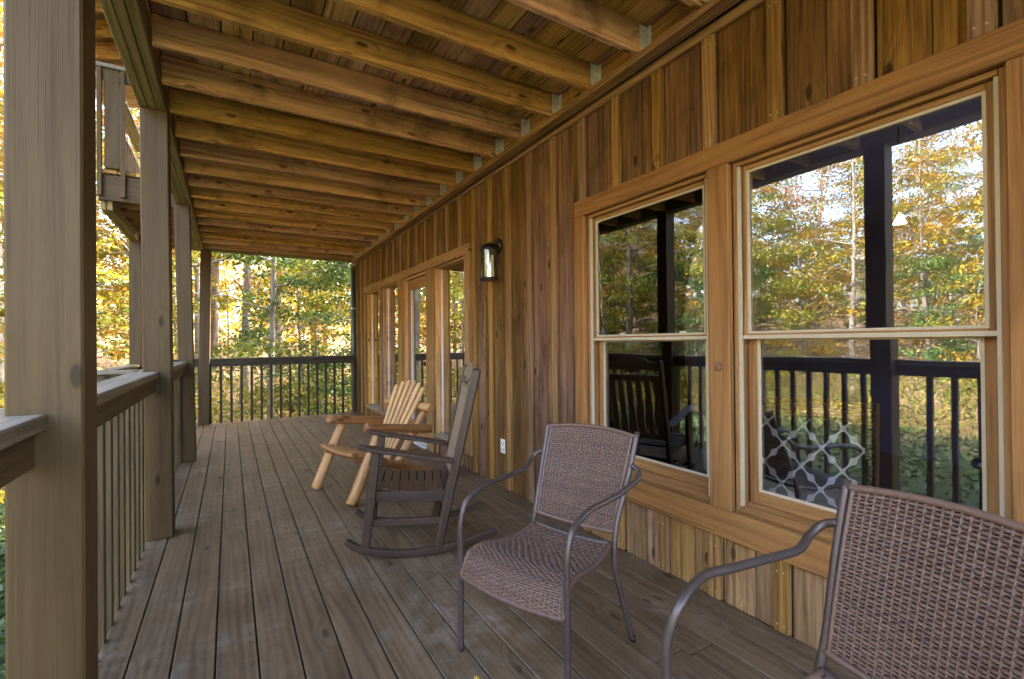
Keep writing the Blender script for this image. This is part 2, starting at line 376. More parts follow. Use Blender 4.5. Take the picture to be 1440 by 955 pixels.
railing('near left railing with weathered cap running into the foreground post',(-1.6,1.563),1,1.056,-.525,-.381,-.405,-1.5,1.5)
railing('railing with pale worn cap between the foreground post and the second post',(1.707,3.663),1,1.056,-.525,-.383,-.405,1.79,3.63)
railing('short railing between the second and third porch posts',(3.807,5.918),1,1.05,-.525,-.385,-.405,3.86,5.88)
railing('outer side railing of the deck bay seen behind the near railing cap',(6.02,8.5),1,.975,-1.15,-1.02,-1.045,6.1,8.4)
railing('dark end railing across the far end of the porch',(-1.14,1.87),0,1.012,8.53,8.655,8.545,-.987,1.8,.1405,capmat='darkrail',rm='darkrail')
railing('short cross railing closing the near side of the deck bay',(-1.15,-.53),0,.975,5.98,6.1,6.085,-1.1,-.56)
# rail end post at wall
m=MB();m.box(1.87,1.915,8.52,8.62,0.001,.99,2);o=m.build('railing_end_post',M['darkrail'],bevel=.004,org=(1.89,8.57,0));tag(o,'narrow upright where the dark end railing meets the house wall','post')
# ------------------------------------------------------------------ upper deck (porch ceiling)
UD=thing('upper_deck','wooden upper deck overhead with rows of joists forming the porch ceiling','deck',(.8,3.5,2.7))
m=MB();x=-.47;i=0
while x<W-.02:
    x2=min(x+.1395,W-.012)
    cuts=[-2.2,2.2+((i*1.37)%3),8.9]
    for a,b in zip(cuts,cuts[1:]):
        za,zb_=hz(a)+.158,hz(b)+.158
        m.bar(((x+x2)/2,a+.003,za+.018),((x+x2)/2,b-.003,zb_+.018),x2-x,.034,(1,0,0))
    x+=.147;i+=1
m.build('ceiling_boards',M['ceil'],UD,.002)
m=MB();m.bar((.72,-2.2,hz(-2.2)+.20),(.72,8.5,hz(8.5)+.20),2.32,.01,(1,0,0));m.build('deck_membrane',M['dark'],UD)
for k in range(-7,20):
    y=.9503+.3868*k+.019
    if y>8.45: break
    z=hz(y)
    j=MB().box(-.325,1.905,y-.019,y+.019,z,z+.155,0).build('joist',M['joist'],UD,.004)
    if y>.6:
        h=MB()
        for s in(-1,1): h.box(1.897,1.9035,y+s*.021,y+s*.046,z+.02,z+.152,2)
        h.box(1.84,1.903,y-.0225,y-.0205,z+.02,z+.148,2);h.box(1.84,1.903,y+.0205,y+.0225,z+.02,z+.148,2)
        h.build('joist_hanger',M['galv'],j)
m=MB()
for q in range(3):
    x0=-.48+q*.0475
    m.bar((x0+.0225,-2.2,hz(-2.2)+.117),(x0+.0225,8.62,hz(8.62)+.117),.044,.236,(1,0,0))
m.build('edge_beam',M['beam'],UD,.003)
m=MB();m.box(-.33,1.905,8.46,8.50,hz(8.5)-.0,hz(8.5)+.236,0);m.box(-.33,1.905,8.505,8.545,hz(8.5)-.0,hz(8.5)+.236,0);m.box(-1.1,1.955,8.55,8.6,hz(8.5)-.012,hz(8.5)+.236,0)
m.build('end_beam',M['beam'],UD,.003)
m=MB();m.bar((1.923,-2.2,hz(-2.2)+.077),(1.923,8.6,hz(8.6)+.077),.036,.155,(1,0,0));m.build('ledger_board',M['joist'],UD,.003)
m=MB();a=-2.2
for b in(.35,1.80,4.4,8.45):
    m.bar((1.862,a,hz(a)-.024),(1.862,b-.003,hz(b)-.024),.075,.04,(1,0,0));a=b
m.build('ledger_strip',M['batten'],UD,.003)
# bay part of the upper deck
m=MB();m.box(-1.13,-.485,6.17,6.21,hz(6.2)+.01,hz(6.2)+.27,0)
m.box(-1.135,-1.09,6.212,8.5,hz(6.2)+.01,hz(6.2)+.27,1)
m.build('bay_rim',M['post'],UD,.003)
m=MB()
for q in range(2): m.bar((-1.10+q*.05,6.22,hz(6.2)-.03),(-1.10+q*.05,8.55,hz(8.5)-.03),.045,.10,(1,0,0))
m.build('bay_beam',M['beam'],UD,.003)
for q in range(6): y=6.45+.387*q;MB().box(-1.08,-.485,y,y+.038,hz(y)+.02,hz(y)+.25,0).build('joist',M['joist'],UD)
m=MB()
for q in range(4): m.box(-1.13+.147*q,-1.13+.147*q+.14,6.2,8.6,3.0-.01,3.03,1)
m.build('bay_boards',M['ceil'],UD)
# scalloped trim outside the beam, added as a row of short blocks
for q in range(26): y=-.6+q*.36;MB().box(-.515,-.485,y,y+.20,hz(y)+.20,hz(y)+.262,1).build('trim_scallop',M['cap'],UD)
# balcony railing of the upper deck (bay)
BR=thing('balcony_railing','upper balcony railing around the bay, glimpsed high between the first two posts','railing',(-.8,7,3.03))
MB().box(-1.08,-.96,6.147,6.267,3.03,4.039,2).build('newel_post',M['post'],BR,.004)
MB().box(-1.16,-.50,6.12,6.26,4.04,4.08,0).build('cap_rail',M['cap'],BR,.003)
for x in(-1.135,-.95,-.72): MB().box(x,x+.038,6.125,6.165,2.74,4.035,2).build('baluster',M['post'],BR,.003)
MB().box(-1.12,-.5,6.15,6.19,3.93,4.02,0).build('top_rail',M['rail'],BR,.003)
MB().box(-1.16,-1.02,6.28,8.6,4.04,4.08,1).build('side_cap_rail',M['cap'],BR,.003)
MB().box(-1.10,-1.06,6.28,8.6,3.70,3.74,1).build('side_rail',M['cap'],BR,.003)
y=6.4
while y<8.5: MB().box(-1.10,-1.065,y,y+.036,2.85,3.69,2).build('baluster',M['post'],BR,.003);y+=.14
# ------------------------------------------------------------------ house
H=thing('timber_house','board and batten timber house wall with windows along the right of the porch','house',(W,4,0))
ZS=2.70
# openings : (y0,y1,z0,z1)
OPEN=[(.41,1.285,.455,2.02),(1.40,2.29,.455,2.02),(4.06,4.88,.19,2.06),(5.08,5.957,.0,2.06),(6.13,6.94,.19,2.06),(7.04,7.87,.19,2.06)]
mlow=MB()
def siding():
    m=MB();w=.1555;c=1.08-.311*11-.034;j=0
    k=0
    y=c
    while y<8.9:
        j+=1;a,b=y+(.005 if j%2 else .002),min(y+w-(.002 if j%2 else .005),8.9)
        if b-a>.02:
            xo=W+random.uniform(0,.006)
            segs=[(0.003,ZS)]
            for (o0,o1,q0,q1) in OPEN+[(1.285,1.40,.455,2.02),(4.88,5.08,.0,2.06),(5.957,6.13,.1,2.06),(6.94,7.04,.1,2.06)]:
                if b>o0+.0 and a<o1-.0:
                    ns=[]
                    for s0,s1 in segs:
                        if q0>=s1 or q1<=s0: ns.append((s0,s1));continue
                        if q0-s0>.02: ns.append((s0,q0))
                        if s1-q1>.02: ns.append((q1,s1))
                    segs=ns
            # clip sideways: trim covers the ragged edges
            for s0,s1 in segs: (mlow if s1<.46 and a<2.4 and a>.2 else m).box(xo,xo+.02,a,b,s0,s1,2)
        y+=w
    return m
siding().build('siding',M['siding'],H,.002);mlow.build('lower_siding',M['lowsiding'],H,.002)
m=MB()
m2=MB()
for k in range(-11,26):
    y=1.08+.311*k
    if y>8.85: break
    segs=[(.012,2.665)]
    for a,b,q0,q1 in((.28,2.385,.312,2.127),(3.945,7.97,.155,2.16)):
        if y+.03>a and y-.03<b: segs=[(.012,q0-.002),(q1+.002,2.665)]
    if 4.85<y<6.15: segs=segs[1:]
    for s0,s1 in segs:
        m=MB();yy=y+random.uniform(-.004,.004);m.box(W-.019,W-.001,yy-.029,yy+.029,s0,s1,2)
        for zz in(s0+.03,s1-.05):
            if s1-s0>.1:
                for dy in(-.014,.014): m.lathe([(.0042,-.0012),(.0042,0)],(W-.0192,yy+dy,zz),8,'x',2.0)
        m.build('batten',M['batten'],H,.003)

m=MB();m.bar((W-.013,-2.2,2.688-.001*2.2),(W-.013,8.85,2.668),.024,.052,(1,0,0));m.build('frieze_board',M['batten'],H,.003)
# structural wall mass behind siding, around the openings
def wallmass():
    m=MB();ys=sorted({-2.5,8.9}|{v for o in OPEN for v in o[:2]});x0,x1=W+.03,W+.16
    for a,b in zip(ys,ys[1:]):
        c=(a+b)/2;op=[o for o in OPEN if o[0]<c<o[1]]
        if op:
            o=op[0]
            if o[2]>.01: m.box(x0,x1,a,b,-.0,o[2]-.001,2)
            m.box(x0,x1,a,b,o[3]+.001,6.2,2)
        else: m.box(x0,x1,a,b,-.0,6.2,2)
    return m
wallmass().build('wall_framing',M['dark'],H)
m=MB();m.box(W,W+.03,-2.5,8.9,3.02,6.2,2);m.box(W+.0,8.2,8.91,8.95,-1.3,6.2,2);m.box(W+.03,8.2,-2.56,-2.5,-1.3,6.2,2)
m.box(8.2,8.26,-2.5,8.9,-1.3,.3,2);m.box(8.2,8.26,-2.5,8.9,2.0,6.2,2);m.box(8.2,8.26,-2.5,-1.9,.3,2.0,2);m.box(8.2,8.26,3.2,8.9,.3,2.0,2)  # opening in the unseen back wall, added to let daylight indoors
m.box(W,W+.06,-2.5,8.9,-1.3,-.04,1)
m.build('outer_wall',M['siding'],H)
# corner board at the far end
MB().box(W-.024,W+.06,8.80,8.905,.003,2.66,2).build('corner_board',M['batten'],H,.003)
# roof: upper porch roof with rafters
m=MB();m.bar((-1.7,3,5.05),(5.2,3,7.1),13.5,.04,(0,1,0));m.bar((5.2,3,7.1),(10,3,5.5),13.5,.04,(0,1,0));rf=m.build('roof',M['ceil'],H)
for k in range(22):
    y=-2.2+.5*k
    MB().bar((-1.65,y,4.93),(2.0,y,6.02),.04,.18,(0,1,0)).build('rafter',M['joist'],rf)
# --- double-hung windows
TX0,TX1=W-.034,W-.001   # casing thickness
m=MB()
m.box(TX0,TX1,.288,2.385,2.022,2.125,1)            # head
m.box(TX0,TX1,2.292,2.385,.315,2.020,2);m.box(TX0,TX1,1.287,1.398,.445,2.020,2);m.box(TX0,TX1,.288,.408,.315,2.020,2)
m.box(TX0,TX1,.410,2.290,.315,.443,1)
m.build('window_casing',M['trim'],H,.004)
m=MB()
for yy,zz,rr in((1.345,1.10,.024),): m.lathe([(rr,-.0008),(rr*.8,-.0014)],(TX0,yy,zz),20,'x')
m.build('casing_knot',plain('knot_brown',(.2,.1,.045),.7,noise=.5,scale=120),H)
def dhwin(y0,y1,z0,z1,zm,lab,latches):
    # jamb liners = the window part
    m=MB();xi,xo=W-.003,W+.135
    m.box(xi,xo,y0+.001,y0+.018,z0,z1,2);m.box(xi,xo,y1-.018,y1-.001,z0,z1,2);m.box(xi,xo,y0+.019,y1-.019,z1-.018,z1-.001,1)
    w=m.build('window',M['frame'],H,.002);w['label']=lab
    # cream weather strips
    for ya,yb in((y0+.0185,y0+.030),(y1-.030,y1-.0185)): MB().box(W+.004,W+.02,ya,yb,z0+.02,z1-.02,2).build('weather_strip',M['cream'],w)
    # sloping sill
    m=MB();m.bar((W+.059,y0+.0195,z0+.016),(W+.059,y1-.0195,z0+.016),.128,.022,(.122,0,.039));m.build('sill',M['trim'],w,.002)
    def sash(xa,xb,ya,yb,za,zb,st,rt,rb,nm):
        m=MB();m.box(xa,xb,ya,ya+st,za,zb,2);m.box(xa,xb,yb-st,yb,za,zb,2);m.box(xa+.001,xb-.001,ya+st,yb-st,zb-rt,zb,1);m.box(xa+.001,xb-.001,ya+st,yb-st,za,za+rb,1)
        s=m.build(nm,M['frame'],w,.003)
        gy0,gy1,gz0,gz1=ya+st,yb-st,za+rb,zb-rt
        m=MB();e=.010
        m.box(xa+.004,xa+.012,gy0,gy0+e,gz0,gz1,2);m.box(xa+.004,xa+.012,gy1-e,gy1,gz0,gz1,2);m.box(xa+.0045,xa+.012,gy0+e,gy1-e,gz0,gz0+e,1);m.box(xa+.0045,xa+.012,gy0+e,gy1-e,gz1-e,gz1,1)
        m.build('glazing_bead',M['cream'],w)
        m=MB();m.box(xa+.013,xa+.017,gy0,gy1,gz0,gz1,2);m.build('glass_pane',M['glass'],w)
    ya,yb=y0+.031,y1-.031
    sash(W+.022,W+.055,ya,yb,zm-.022,z1-.02,.020,.022,.026,'upper_sash')
    sash(W+.058,W+.090,ya,yb,z0+.032,zm+.012,.040,.03,.055,'lower_sash')
    # cream face of meeting rail
    MB().box(W+.016,W+.0215,ya,yb,zm-.020,zm-.004,1).build('meeting_rail_strip',M['cream'],w)
    for yl in latches:
        m=MB();m.box(W+.03,W+.05,yl-.035,yl+.035,zm+.006,zm+.013,1);m.box(W+.028,W+.042,yl-.034,yl-.012,zm+.013,zm+.024,1);m.build('sash_latch',M['latch'],w)
dhwin(.41,1.285,.455,2.02,1.245,'wide window above the nearer woven chair',[])
dhwin(1.40,2.29,.455,2.02,1.245,'narrower looking window left of the wide one, with sash latches',[1.62,2.05])
# --- far door and fixed windows
m=MB()
m.box(TX0,TX1,3.945,7.97,2.062,2.158,1)
for a,b in((3.945,4.058),(4.882,5.078),(5.959,6.128),(6.942,7.038),(7.872,7.97)): m.box(TX0,TX1,a,b,.003 if 4.5<a<6 else .155,2.060,2)
for a,b in((4.06,4.88),(6.13,6.94),(7.04,7.87)): m.box(TX0,TX1,a,b,.155,.19,1)
m.build('door_casing',M['batten'],H,.003)
REC=.096
for a,b,lab in((4.06,4.88,'tall fixed window nearest, behind the dark rocking chair'),(6.13,6.94,'middle tall fixed window beyond the door'),(7.04,7.87,'farthest tall fixed window near the porch end')):
    m=MB();m.box(W-.002,W+REC,a+.001,a+.02,.19,2.06,2);m.box(W-.002,W+REC,b-.02,b-.001,.19,2.06,2);m.box(W-.002,W+REC,a+.02,b-.02,2.04,2.059,1)
    w=m.build('window',M['joist'],H,.002);w['label']=lab
    MB().box(W-.03,W+REC,a+.021,b-.021,.191,.215,1).build('sill',M['cap'],w,.002)
    m=MB();e=.006
    m.box(W+REC-.03,W+REC-.022,b-.028,b-.0205,.216,2.039,2);m.box(W+REC-.03,W+REC-.022,a+.0205,a+.028,.216,2.039,2);m.build('glazing_bead',M['white'],w)
    MB().box(W+REC-.022,W+REC-.018,a+.02,b-.02,.215,2.04,2).build('glass_pane',M['doorglass'],w)
a,b=5.08,5.957
m=MB();m.box(W-.002,W+.09,a+.001,a+.03,.003,2.06,2);m.box(W-.002,W+.09,b-.03,b-.001,.003,2.06,2);m.box(W-.002,W+.09,a+.03,b-.03,2.03,2.059,1)
m.build('door_frame',M['joist'],H,.002)
m=MB();st=.11;x0,x1=W+.04,W+.082
m.box(x0,x1,a+.032,a+.032+st,.02,2.028,2);m.box(x0,x1,b-.032-st,b-.032,.02,2.028,2);m.box(x0,x1,a+.033+st,b-.033-st,.02,.24,1);m.box(x0,x1,a+.033+st,b-.033-st,1.90,2.028,1)
d=m.build('door',M['slat'] if False else M['frame'],H,.003);d['label']='wooden door with a full-height glass panel'
m=MB();e=.015;gy0,gy1=a+.033+st,b-.033-st
m.box(x0+.004,x0+.014,gy0,gy0+e,.24,1.9,2);m.box(x0+.004,x0+.014,gy1-e,gy1,.24,1.9,2);m.build('glazing_bead',M['white'],d)
MB().box(x0+.018,x0+.022,gy0,gy1,.24,1.9,2).build('glass_pane',M['doorglass'],d)
m=MB();m.lathe([(.028,-.004),(.028,0)],(x0-.001,a+.09,.98),16,'x');m.lathe([(.012,-.05),(.012,-.004)],(x0-.001,a+.09,.98),12,'x');m.lathe([(.012,-.075),(.026,-.065),(.028,-.055),(.015,-.045)],(x0-.001,a+.09,.98),16,'x')
m.build('handle',M['lantern'],d)
MB().box(W-.06,W+.09,a+.002,b-.002,.004,.022,1).build('threshold',M['galv'],H,.002)
# interior shell
m=MB();m.box(W+.161,8.19,-2.45,8.85,-.05,-.002,1);m.build('room_floor',M['roomfloor'],H)
m=MB();m.box(W+.161,8.19,-2.45,8.85,2.52,2.56,1);m.build('room_ceiling',M['room'],H)
m=MB();m.box(6.0,6.05,-.2,3.58,0,2.51,2);m.box(6.0,6.05,-2.4,-.2,2.2,2.51,2);m.box(W+.165,6.0,3.55,3.6,0,2.51,2);m.build('partition_wall',M['room'],H)  # gap left out of view, shaped to pass daylight into the front room
# ------------------------------------------------------------------ downspout, lantern, outlet
t=thing('downspout','dark grey gutter downpipe at the far corner of the house wall','downpipe',(1.93,8.72,0))
MB().tube([(1.915,8.735,-.2),(1.915,8.735,2.62)],.042,12).build('pipe',M['gutter'],t)
MB().tube([(1.915,8.735,1.84),(1.915,8.735,1.87)],.047,12).build('pipe_bracket',M['galv'],t)
t=thing('wall_lantern','round dark metal wall lantern with clear glass mounted on the siding','lamp',(W,3.42,1.9))
yl,zl=3.40,2.03
MB().lathe([(.062,0),(.064,-.01),(.05,-.022),(.02,-.028)][::-1],(W-.02,yl+.01,zl),28,'x').build('backplate',M['lantern'],t)
MB().tube(smooth([(W-.03,yl+.01,zl),(W-.07,yl,zl+.005),(W-.10,yl,zl+.012),(W-.115,yl,zl+.004)]),.011,10).build('arm',M['lantern'],t)
cx=W-.115
c=MB().lathe([(.078,-.045),(.083,-.04),(.08,-.03),(.06,-.005),(.045,.006),(.02,.014),(.012,.02),(.008,.022)],(cx,yl,zl-.005),32).build('cap',M['lantern'],t)
MB().lathe([(.082,-.012),(.084,-.008),(.084,.008),(.072,.010)],(cx,yl,zl-.285),32).build('base_ring',M['lantern'],t)
m=MB()
for k in range(4):
    an=R(25+90*k);m.box(cx+.074*math.cos(an)-.004,cx+.074*math.cos(an)+.004,yl+.074*math.sin(an)-.004,yl+.074*math.sin(an)+.004,zl-.28,zl-.045,2)
m.build('cage_bars',M['lantern'],t)
m=MB();n=28;prof=[(.068,-.275),(.068,-.05)];b0=len(m.v)
for rr,h in prof:
    for k in range(n): m.v.append(V((cx+rr*math.cos(6.2832*k/n),yl+rr*math.sin(6.2832*k/n),zl+h)))
for k in range(n): m.quad([k,(k+1)%n,n+(k+1)%n,n+k],[(0,0)]*4,.5,True)
m.build('glass_shade',M['lglass'],t)
MB().lathe([(.012,-.06),(.012,-.09),(.018,-.11),(.028,-.14),(.022,-.165),(.006,-.175)][::-1],(cx,yl,zl),16).build('bulb',M['white'],t)
t=thing('electrical_outlet','white double socket outlet low on the wall between chairs','outlet',(W,3.385,.35))
MB().box(W-.010,W-.001,3.35,3.42,.292,.408,2).build('cover_plate',M['white'],t,.003)
m=MB()
for z in(.325,.375):
    m.box(W-.0115,W-.0101,3.366,3.371,z-.008,z+.010,2);m.box(W-.0115,W-.0101,3.397,3.402,z-.008,z+.010,2)
    m.lathe([(.005,-.0015),(.005,0)],(W-.010,3.385,z-.017),10,'x')
m.build('socket_slots',M['dark'],t)
# ------------------------------------------------------------------ woven armchair
def weave(m,surf,nw,nf,rw=.0042,rf=.0054,amp=.0030):
    """surf(u,v)->(P,N). nw warps (run along v), nf wefts (run along u)."""
    for j in range(nf):
        v=(j+.5)/nf;pts=[];K=nw*2
        b=len(m.v);n=4;rr=random.random()
        for i in range(K+1):
            u=i/K;P,N=surf(u,v)
            P2,_=surf(min(1,u+.002),v);P1,_=surf(max(0,u-.002),v);d=(P2-P1).normalized();t=N.cross(d)
            off=amp*math.cos(math.pi*i)*(1 if j%2 else -1) if i%2==0 else 0
            off=amp*(1 if ((i//2)+j)%2 else -1) if i%2 else 0
            C=P+N*off
            for a,c in((1,0),(0,1),(-1,0),(0,-1)): m.v.append(C+N*a*rf*.75+t*c*rf)
        for i in range(K):
            for k in range(n):
                k2=(k+1)%n;m.quad([b+i*n+k,b+i*n+k2,b+(i+1)*n+k2,b+(i+1)*n+k],[(i,k)]*4,rr,True)
    for i in range(nw+1):
        u=min(.998,max(.002,i/nw));b=len(m.v);K=14;n=4;rr=random.random()
        for j in range(K+1):
            v=j/K;P,N=surf(u,v);P2,_=surf(u,min(1,v+.01));P1,_=surf(u,max(0,v-.01));d=(P2-P1).normalized();t=N.cross(d)
            e=rw*(1.9 if i in(0,nw) else 1)
            for a,c in((1,0),(0,1),(-1,0),(0,-1)): m.v.append(P+N*a*e+t*c*e)
        for j in range(K):
            for k in range(n):
                k2=(k+1)%n;m.quad([b+j*n+k,b+j*n+k2,b+(j+1)*n+k2,b+(j+1)*n+k],[(i,k)]*4,rr,True)
def interp(P,t):
    t=t*(len(P)-1);i=min(int(t),len(P)-2);f=t-i
    return P[i]*(1-f)+P[i+1]*f
def armchair(label,pose,D):
    t=thing('woven_armchair',label,'armchair',(pose[0],pose[1],0),pose[2],'brown woven patio armchairs',world=False)
    a,f,b,r,c,s,zs,d,tt,zt,zf,za,ta,ya,da=[D[k] for k in 'a f b r c s zs d t zt zf za ta ya da'.split()]
    rad=.0115
    kk=(za+.075-zs)/(zt-zs);ex=c+(d-c)*kk;ey=-(s+(tt-s)*kk)
    for q in(-1,1):
        MB().tube([(q*a,f,0.0)]+smooth([(q*a,f,.02),(q*a,f,.2),(q*a,f,za-.20),(q*a,f-.004,za-.10),(q*a,f-.045,za-.025),(q*da,ya-.03,za+.004),(q*(da+.004),ya-.13,za+.006),(q*(da+.01),ey+.19,za+.007),(q*(ex+.032),ey+.115,za+.012),(q*(ex+.050),ey+.05,za+.034),(q*(ex+.040),ey+.012,za+.062),(q*(ex+.006),ey+.002,za+.078)],7),rad,10).build('armrest_and_front_leg',M['tube'],t)
        k=(za+.08-zs)/(zt-zs)
        bp=MB().tube(smooth([(q*d,-tt,zt),(q*(d*.6+c*.4),-(tt*.62+s*.38)+.004,zs+(zt-zs)*.6),(q*c,-(s+.03),zs+.10),(q*c,-s,zs),(q*(c+.004),-s+.006,zs-.08),(q*(c*.5+b*.5),-(s*.6+r*.4),zs*.42),(q*b,-r-.0,.0)],7),rad,10)
        bp.build('back_post_and_rear_leg',M['tube'],t)
        MB().tube([(q*b,-r-.001,.0),(q*b,-r+.002,.02)],.0130,10).build('foot_cap',M['lantern'],t)
    # seat profile
    prof=smooth([(0,-s+.0,zs+.012),(0,-s+.10,zs-.008),(0,.0,zs-.008),(0,f-.13,zs+.010),(0,f-.07,zs+.016),(0,f-.025,zs-.002),(0,f-.004,zf-.02),(0,f+.004,zf-.055)],8)
    def seat(u,v):
        P=interp(prof,1-v);y=P.y;w=c+(a-c)*((y+s)/(f+s))-.014
        sag=.012*(1-(2*u-1)**2)
        fr=max(0,(y-(f-.08))/.08)
        P2=interp(prof,max(0,1-v-.02));P1=interp(prof,min(1,1-v+.02));dd=(P1-P2).normalized()
        N=V((0,-dd.z,dd.y)) ;N=N if N.z>0 or N.y>0 else -N
        return V(((2*u-1)*w,y+fr*.028*(1-(2*u-1)**2),P.z-sag*(1-fr))),N
    m=MB();weave(m,seat,26,40);m.build('woven_seat',M['wicker'],t)
    for q in(-1,1):
        e=[seat(0 if q<0 else 1,v)[0] for v in np.linspace(0,1,22)];MB().tube(e,.010,8).build('seat_side_rail',M['wicker'],t)
    e=[seat(u,0.0)[0] for u in np.linspace(0,1,14)];e=[V((-a,f,zf-.03))]+e+[V((a,f,zf-.03))]
    MB().tube(e,.010,8).build('seat_front_rail',M['wicker'],t)
    e=[seat(u,1.0)[0] for u in np.linspace(0,1,10)];e=[V((-c,-s,zs))]+e+[V((c,-s,zs))];MB().tube(e,.010,8).build('seat_rear_rail',M['tube'],t)
    zb=zs+.055
    def back(u,v):
        z=zb+(zt-.018-zb)*v;k=(z-zs)/(zt-zs)
        w=c+(d-c)*k-.019
        y=-(s+(tt-s)*k**1.05)-.022*(1-(2*u-1)**2)
        y+=.006*math.sin(k*3.1)
        up=.016*(1-(2*u-1)**2)*(v-.5)*2
        N=V((0,(zt-zs),(tt-s))).normalized()
        N=(N+V(((2*u-1)*-.18,0,0))).normalized()
        return V(((2*u-1)*w,y,z+up)),N
    m=MB();weave(m,back,25,44);m.build('woven_back',M['wicker'],t)
    for v,nm in((0,'lower_back_rail'),(1,'upper_back_rail')):
        e=[back(u,v)[0] for u in np.linspace(0,1,14)];z=e[0].z;k=(z-zs)/(zt-zs);x=c+(d-c)*k;y=-(s+(tt-s)*k)
        e=[V((-x,y,z))]+e+[V((x,y,z))];MB().tube(e,.010,8).build(nm,M['wicker'],t)
    return t
DA={'a': 0.248, 'f': 0.242, 'b': 0.261, 'r': 0.228, 'c': 0.205, 's': 0.189, 'zs': 0.377, 'd': 0.232, 't': 0.366, 'zt': 0.824, 'zf': 0.352, 'za': 0.612, 'ta': 0.291, 'ya': 0.123, 'da': 0.249}
DB={'a': 0.225, 'f': 0.243, 'b': 0.261, 'r': 0.228, 'c': 0.217, 's': 0.224, 'zs': 0.363, 'd': 0.237, 't': 0.366, 'zt': 0.838, 'zf': 0.352, 'za': 0.647, 'ta': 0.274, 'ya': 0.139, 'da': 0.254}
armchair('whole brown woven armchair in the middle of the porch, in front of the dark rocker',(1.091,1.548,1.922),DA)
armchair('brown woven armchair cut off by the lower right corner of the view',(1.031,.457,1.372),DB)
